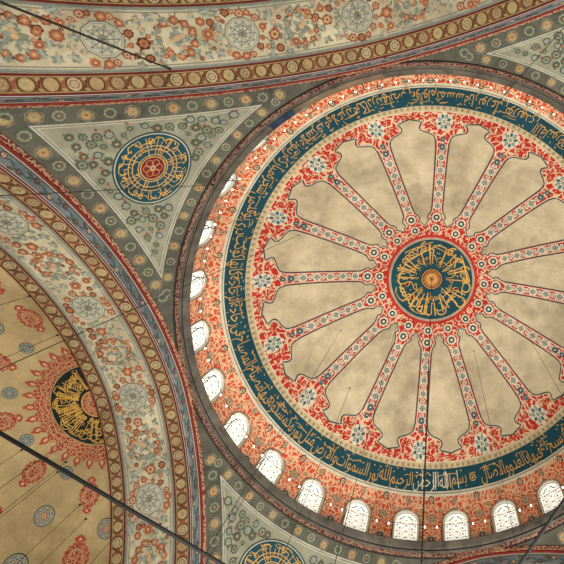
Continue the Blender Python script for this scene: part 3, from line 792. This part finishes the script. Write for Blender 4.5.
def make_pendentive():
    root = empty('pendentive', cat='pendentive')
    NT, NS = 130, 46; G = []; D = []
    for i in range(NT + 1):
        th = radians(3) + (pi / 2 - radians(6)) * i / NT
        for j in range(NS + 1):
            p, n = pend_t(th, j / NS); G.append((p, n)); da, dc = dists(p); D.append(min(da - .74, dc - .56))
    def clip(keep, lo):
        V = []; F = []; U = []
        for i in range(NT):
            for j in range(NS):
                q = (i * (NS + 1) + j, (i + 1) * (NS + 1) + j, (i + 1) * (NS + 1) + j + 1, i * (NS + 1) + j + 1)
                for tri in ((q[0], q[1], q[2]), (q[0], q[2], q[3])):
                    out = []
                    for k in range(3):
                        A_, B_ = tri[k], tri[(k + 1) % 3]; da, db = (D[A_] - lo) * keep, (D[B_] - lo) * keep
                        pa, pb = G[A_][0], G[B_][0]
                        if da >= 0: out.append(pa)
                        if (da >= 0) != (db >= 0):
                            f = da / (da - db); out.append(tuple(pa[x] + (pb[x] - pa[x]) * f for x in range(3)))
                    if len(out) >= 3:
                        o = len(V); V += out; U += [(x[0] - x[1], x[2] * 1.3) for x in out]; F.append(tuple(range(o, o + len(out))))
        return V, F, U
    def zone(name, specs):
        mb = MB()
        for (lo, hi, mat) in specs:
            if hi is None: V, F, U = clip(1, lo)
            elif lo is None: V, F, U = clip(-1, hi)
            else:
                # between two levels: clip twice
                V, F, U = clip(1, lo); V2 = []; F2 = []
                V, F = cut_above(V, F, hi); U = [(x[0] - x[1], x[2] * 1.3) for x in V]
            mb.add(V, F, mat, U)
        return mb.build(name, root)
    def cut_above(V, F, hi):
        dd = [min(a - .74, c - .56) - hi for a, c in (dists(v) for v in V)]; V2 = []; F2 = []
        for f in F:
            if all(dd[i] > 0 for i in f): continue
            out = []
            for k in range(len(f)):
                A_, B_ = f[k], f[(k + 1) % len(f)]
                if dd[A_] <= 0: out.append(V[A_])
                if (dd[A_] <= 0) != (dd[B_] <= 0):
                    q = dd[A_] / (dd[A_] - dd[B_]); out.append(tuple(V[A_][x] + (V[B_][x] - V[A_][x]) * q for x in range(3)))
            if len(out) >= 3: o = len(V2); V2 += out; F2.append(tuple(range(o, o + len(out))))
        return V2, F2
    border = zone('slate_border', [(None, 0.0, SLATE)])
    zone('panel_outline', [(0.0, .05, WHITE), (.05, .10, GREYL), (.10, .14, WHITE)])
    panel = zone('sage_panel', [(.14, None, SAGE)])
    # rosettes along the border
    def follow(target, which):
        pts = []
        for i in range(400):
            th = radians(4) + (pi / 2 - radians(8)) * i / 399
            best = None
            for j in range(0, 81):
                p, n = pend_t(th, j / 80); da, dc = dists(p); v = (da if which == 'a' else dc) - target
                if best is None or abs(v) < best[0]: best = (abs(v), p, n, da, dc)
            if best[0] < .12: pts.append(best)
        return pts
    mb = MB(); rng = random.Random(4)
    def place(pts, spacing, r):
        last = None; k = 0
        for _, p, n, da, dc in pts:
            if last is not None and math.dist(last, p) < spacing: continue
            last = p; k += 1
            N = np.array(n); T = np.cross(N, (0, 0, 1.0)); T /= np.linalg.norm(T); B = np.cross(N, T); P0 = np.array(p)
            S = lambda a, b: (tuple(P0 + T * a + B * b), n)
            kind = k % 4
            mb.disc(S, 0, 0, r * 1.25, DGREEN if kind % 2 else GREENG, .014, 18, 1, 1.0, lambda t: 1 + .06 * cos(10 * t)); mb.disc(S, 0, 0, r * 1.12, SLATE, .018, 18)
            mb.flower(S, 0, 0, r * .95, ((DUSTY, OLIVE, RUST), (GREENG, SLATE, DGREEN), (DUSTY, OLIVE, GREENG), (GREENG, SLATE, DUSTY))[kind], .022, 8 if kind % 2 else 6)
            for sg in (1, -1): mb.leaf(S, sg * r * 1.3, -.12, .24, .05, pi / 2, DGREEN, .016)
    ptsA = [x for x in follow(.42, 'a') if x[4] > .45]; half_ = [x for x in ptsA if x[1][0] > x[1][1]]; other = [x for x in ptsA if x[1][0] <= x[1][1]]
    place(half_, .66, .21); place(other, .66, .21)
    place([x for x in follow(.33, 'c') if x[3] > .62], .70, .19)
    mb.build('border_rosettes', border)
    # little bunches scattered in the panel
    mb = MB(); CY = 2.25
    for iy in range(0, 19):
        for ix in range(-22, 23):
            a = ix * .42 + (.21 if iy % 2 else 0) + rng.uniform(-.07, .07); s = .66 + iy * .38 + rng.uniform(-.06, .06)
            p, n = pend(a, s); da, dc = dists(p)
            if p[0] > AX - .3 or p[1] > AX - .3 or p[2] < max(arch_edge_z(p[0]), arch_edge_z(p[1])) - 9 or min(da - .74, dc - .56) < .23 or hypot(a / 1.03, (s - CY) / .83) < 1.76: continue
            k = rng.random(); r = rng.uniform(.13, .20)
            mb.flower(pend, a, s, r, rng.choice(((DGREEN, GREENG, DGREEN), (GREENG, DGREEN, GREENG), (DGREEN, BLUEG, GREENG), (DGREEN, SLATE, OLIVE))), .016, 7, k)
            mb.leaf(pend, a, s, r * 1.6, r * .3, rng.uniform(0, 6.28), DGREEN, .012); mb.leaf(pend, a, s, r * 1.6, r * .3, rng.uniform(0, 6.28), GREENG, .013)
            if k < .45: mb.leaf(pend, a + .17, s + .12, .15, .045, rng.uniform(0, 6.28), RUST, .03)
    mb.build('leaf_pattern', panel)
    # calligraphy roundel
    rs = lambda a, b: pend(a * 1.03, CY + b * .83)
    rd = empty('calligraphy_roundel', (0, 0, 0)); rd.parent = root; tag(rd, 'round teal medallion with radiating gold lettering')
    mb = MB(); mb.disc(rs, 0, 0, 1.62, TEALD, .02, 56, 8); mb.ring(rs, 0, 0, 1.51, 1.56, WHITE, .026, 56); mb.disc(rs, 0, 0, 1.49, TEAL, .03, 56, 8)
    mb.build('disc', rd)
    mb = MB(); rng = random.Random(14)
    for r in (.60, .84, 1.0):
        mb.ring(rs, 0, 0, r - .02, r + .02, GOLD, .04, 56)
    for i in range(32):
        t = 2 * pi * i / 32 + rng.uniform(-.03, .03); a = .55 if i % 4 == 0 else rng.choice((.62, .86, 1.0)); b = rng.choice((1.0, 1.2, 1.36)) if i % 4 else 1.4
        P = [(a, t), (b, t + rng.uniform(-.04, .04))]
        if i % 3 == 0: P += [(b - .02, t + .14), (b - .12, t + .18)]
        mb.ribbon(rs, [(r * cos(u), r * sin(u)) for r, u in P], .032, GOLD, .044, False, .12)
    strokes(mb, rs, 0, 0, .98, 1.46, 30, rng, (GOLD, GOLDB), .046, .034); strokes(mb, rs, 0, 0, .55, 1.0, 8, rng, (GOLD,), .046, .028)
    mb.build('lettering', rd)
    mb = MB(); mb.disc(rs, 0, 0, .52, DRED, .036, 28, 2); mb.ring(rs, 0, 0, .48, .53, GOLD, .042, 28)
    for i in range(6):
        t = pi / 3 * i; mb.ring(rs, .24 * cos(t), .24 * sin(t), .13, .165, ORANGE, .042, 14)
    mb.flower(rs, 0, 0, .12, (GOLD, BLUEG, TEALD), .046, 6)
    tag(mb.build('rosette', rd), 'dark red rosette')
    return root
pen = make_pendentive()
tag(pen, 'grey-green pendentive at upper left holding a whole teal calligraphy roundel', 'pendentive', 'the four pendentives')
for rz, lab in ((-pi / 2, 'grey-blue pendentive at lower left, its roundel cut by the bottom edge'), (pi / 2, 'dark pendentive in the top right corner of the photo'), (pi, 'pendentive in the bottom right corner, only its border tip showing')):
    c = copy_tree(pen); c.rotation_euler = (0, 0, rz); c['label'] = lab

# ------------------------------------------------------------------ lamp ring
LR, LZ = 11.42, .80
rail = empty('lamp_rail', label='thin dark iron rail circling the ledge below the drum windows', cat='rail')
mb = MB(); mb.tube([(LR * cos(2 * pi * i / 160), LR * sin(2 * pi * i / 160), LZ + .12) for i in range(161)], .011, IRON, 6, False); mb.build('ring_bar', rail)
for k in range(NW):
    t = WIN0 + 2 * pi * (k + .28) / NW; mb = MB()
    mb.tube([(11.6 * cos(t), 11.6 * sin(t), 0.0), (11.6 * cos(t), 11.6 * sin(t), LZ + .1), (LR * cos(t), LR * sin(t), LZ + .12)], .022, IRON, 6)
    mb.tube([(11.6 * cos(t), 11.6 * sin(t), LZ), (12.3 * cos(t), 12.3 * sin(t), LZ + .25)], .018, IRON, 6); mb.build('bracket', rail)
mb = MB(); mb.lathe([(.0, -.08), (.02, -.075), (.035, -.05), (.038, -.01), (.034, .03), (.03, .05), (.0, .055)], BULB, 10); b0 = mb.build('bulb')
mb = MB(); mb.lathe([(.034, .04), (.036, .065), (.022, .085), (.012, .09), (.012, .125), (.0, .13)], IRON, 8); h0 = mb.build('lamp_holder')
for k in range(112):
    t = WIN0 + 2 * pi * (k + .5) / 112
    e = empty('lamp', (LR * cos(t), LR * sin(t), UP + LZ), t, None, 'lamp', 'small lamps on the rail')
    h = (clock(t)); e['label'] = 'small glowing lamp on the rail at %s around the dome rim' % h
    b = b0 if k == 0 else b0.copy(); hh = h0 if k == 0 else h0.copy()
    for x in (b, hh):
        if k: COL.objects.link(x)
        x.parent = e
seen = {}
for e in [o for o in COL.objects if o.name.split('.')[0] == 'lamp']:
    seen.setdefault(e['label'], []).append(e)
for lab, es in seen.items():
    if len(es) > 1:
        for e, w in zip(es, ('first', 'second', 'third', 'fourth')): e['label'] = lab.replace('small glowing lamp', '%s small glowing lamp' % w, 1)

# ------------------------------------------------------------------ hanging wires, chain, cables
def hang(top, low, r, label, name='hanging_wire', cat='wire', mat=WIRE):
    mb = MB(); x, y, z = top
    mb.tube([(0, 0, 0.04), (0, 0, low - z)], r, mat, 6); mb.lathe([(0, .03), (.05, .02), (.05, -.02), (r, -.04)], mat, 8)
    o = mb.build(name); o.location = (x, y, UP + z); tag(o, label, cat, 'wires hanging from the vaults' if cat == 'wire' else None); return o
WIRES = [((2.93, -2.38, 8.58), 'wire falling from the lobed panel just below the crown medallion'),
    ((-1.77, -5.19, 8.04), 'wire falling from the lobed panel right of the chandelier chain'),
    ((-5.51, -4.94, 7.16), 'wire falling across the lower right lobed panels to the rim'),
    ((6.46, -1.74, 7.53), 'wire falling from the lobed panel left of the crown medallion'),
    ((7.19, 5.02, 6.32), 'short wire crossing the lobed panel at upper left of the dome'),
    ((10.07, -5.83, 3.75), 'wire falling from the teal ring past a window to the lower left pendentive'),
    ((6.52, -5.32, 6.55), 'wire falling across the lobed panel at lower left of the dome'),
    ((17.87, -2.62, -1.98), 'wire in the half dome beside the blue roundel under the sunburst'),
    ((17.06, -4.2, -2.3), 'wire in the half dome passing the big blue and red roundel'),
    ((16.81, -4.8, -2.49), 'wire in the half dome between the two lowest red cartouches'),
    ((15.74, 5.54, -2.75), 'wire in the half dome above the topmost red cartouche'),
    ((15.82, 3.56, -2.01), 'wire in the half dome just above the sunburst'),
    ((17.49, -2.29, -1.85), 'wire in the half dome touching the lower edge of the sunburst'),
    ((19.07, -1.23, -2.03), 'wire in the half dome leaving the blue roundel at the left edge'),
    ((13.83, .14, -1.51), 'wire from the middle decagon medallion of the left arch'),
    ((13.94, -4.54, -2.40), 'wire from the lowest decagon medallion of the left arch'),
    ((-.05, 13.79, -1.51), 'wire from the rightmost decagon medallion of the top arch'),
    ((7.79, 8.46, -1.24), 'wire crossing the upper left roundel towards the left edge'),
    ((-5.86, 9.89, 3.0), 'wire leaving the drum at upper right across the cornice')]
for top, lab in WIRES: hang((top[0], top[1], top[2]), -17.5, .011, 'thin ' + lab)
hang((7.02, 12.72, -3.62), -17.5, .035, 'thick dark wire slanting over the floral soffit at top left')
ch = empty('chandelier_chain', (0, 0, UP + 9.02), 0, 'dark chandelier chain hanging from the centre of the crown medallion', 'chain')
mb = MB(); mb.tube([(0, 0, .05), (0, 0, -14.2)], .015, IRON, 6); mb.build('rod', ch)
mb = MB()
for i in range(150):
    z = -14.2 - i * .085; mb.lathe([(.008, .04), (.022, .018), (.026, 0), (.022, -.018), (.008, -.04)], IRON, 6, (0, 0, z))
mb.tube([(0, 0, -14.2), (0, 0, -26.9)], .014, IRON, 6); tag(mb.build('beads', ch), 'beaded lower length')
mb = MB(); mb.lathe([(.0, .03), (.1, .0), (.09, -.04), (.03, -.1)], IRON, 10); mb.build('ceiling_hook', ch)
def cable(a, b, e0, e1, r, label):
    a, b = np.array(a), np.array(b); d = (b - a) / np.linalg.norm(b - a); mb = MB(); p, q = a - d * e0, b + d * e1
    mb.tube([tuple((q - p) * i / 8) for i in range(9)], r, paint('black_rubber', (7, 6, 6), .1), 8); o = mb.build('cable'); o.location = (p[0], p[1], p[2] + UP); tag(o, label, 'cable', 'thick black cables')
cable((4.848, 4.695, -14.963), (2.632, 1.856, -14.633), 5.0, 1.2, .026, 'thick black cable slanting across the half dome at lower left')
cable((-2.702, 1.134, -13.815), (-1.758, .564, -14.266), 4.0, 1.2, .028, 'thick black cable crossing the bottom right corner')

# ------------------------------------------------------------------ light, world, camera
w = bpy.data.worlds.new('hall_daylight'); sc.world = w; w.use_nodes = True
bg = w.node_tree.nodes['Background']; bg.inputs[0].default_value = (1.0, 0.975, 0.92, 1); bg.inputs[1].default_value = .60
def area(name, loc, size, power, col, aim):
    l = bpy.data.lights.new(name, 'AREA'); l.shape = 'DISK'; l.size = size; l.energy = power; l.color = col
    o = bpy.data.objects.new(name, l); COL.objects.link(o); o.location = loc
    from mathutils import Vector
    o.rotation_euler = (Vector(aim) - Vector(loc)).to_track_quat('-Z', 'Y').to_euler(); return o
area('chandelier_light', (0, 0, 5.0), 9.0, 2500, (1, .92, .79), (0, 0, 30))
area('window_daylight', (-12, -12, 9.0), 10.0, 6200, (1, .97, .92), (9, 9, 21))

CAMP = dict(cx=-1.7521, cy=6.8778, cz=-20.679, a=.1234, b=.0057, c=.2144, f=446.8421, ppx=432.9411, ppy=229.1297)
from mathutils import Matrix
cam = bpy.data.cameras.new('camera'); co = bpy.data.objects.new('camera', cam); COL.objects.link(co)
M = (Matrix.Rotation(CAMP['c'], 3, 'Z') @ Matrix.Rotation(CAMP['b'], 3, 'Y') @ Matrix.Rotation(CAMP['a'], 3, 'X')) @ Matrix(((-1, 0, 0), (0, 1, 0), (0, 0, -1)))
co.matrix_world = Matrix.Translation((CAMP['cx'], CAMP['cy'], CAMP['cz'] + UP)) @ M.to_4x4()
cam.sensor_fit = 'HORIZONTAL'; cam.sensor_width = 36.0; cam.lens = CAMP['f'] / 564.0 * 36.0
cam.shift_x = -(CAMP['ppx'] - 282.0) / 564.0; cam.shift_y = (CAMP['ppy'] - 282.0) / 564.0
cam.clip_start = .05; cam.clip_end = 300
sc.camera = co
sc.view_settings.view_transform = 'Standard'; sc.view_settings.look = 'None'; sc.view_settings.gamma = 1.0; sc.view_settings.use_curve_mapping = False
sc.view_settings.exposure = -0.10
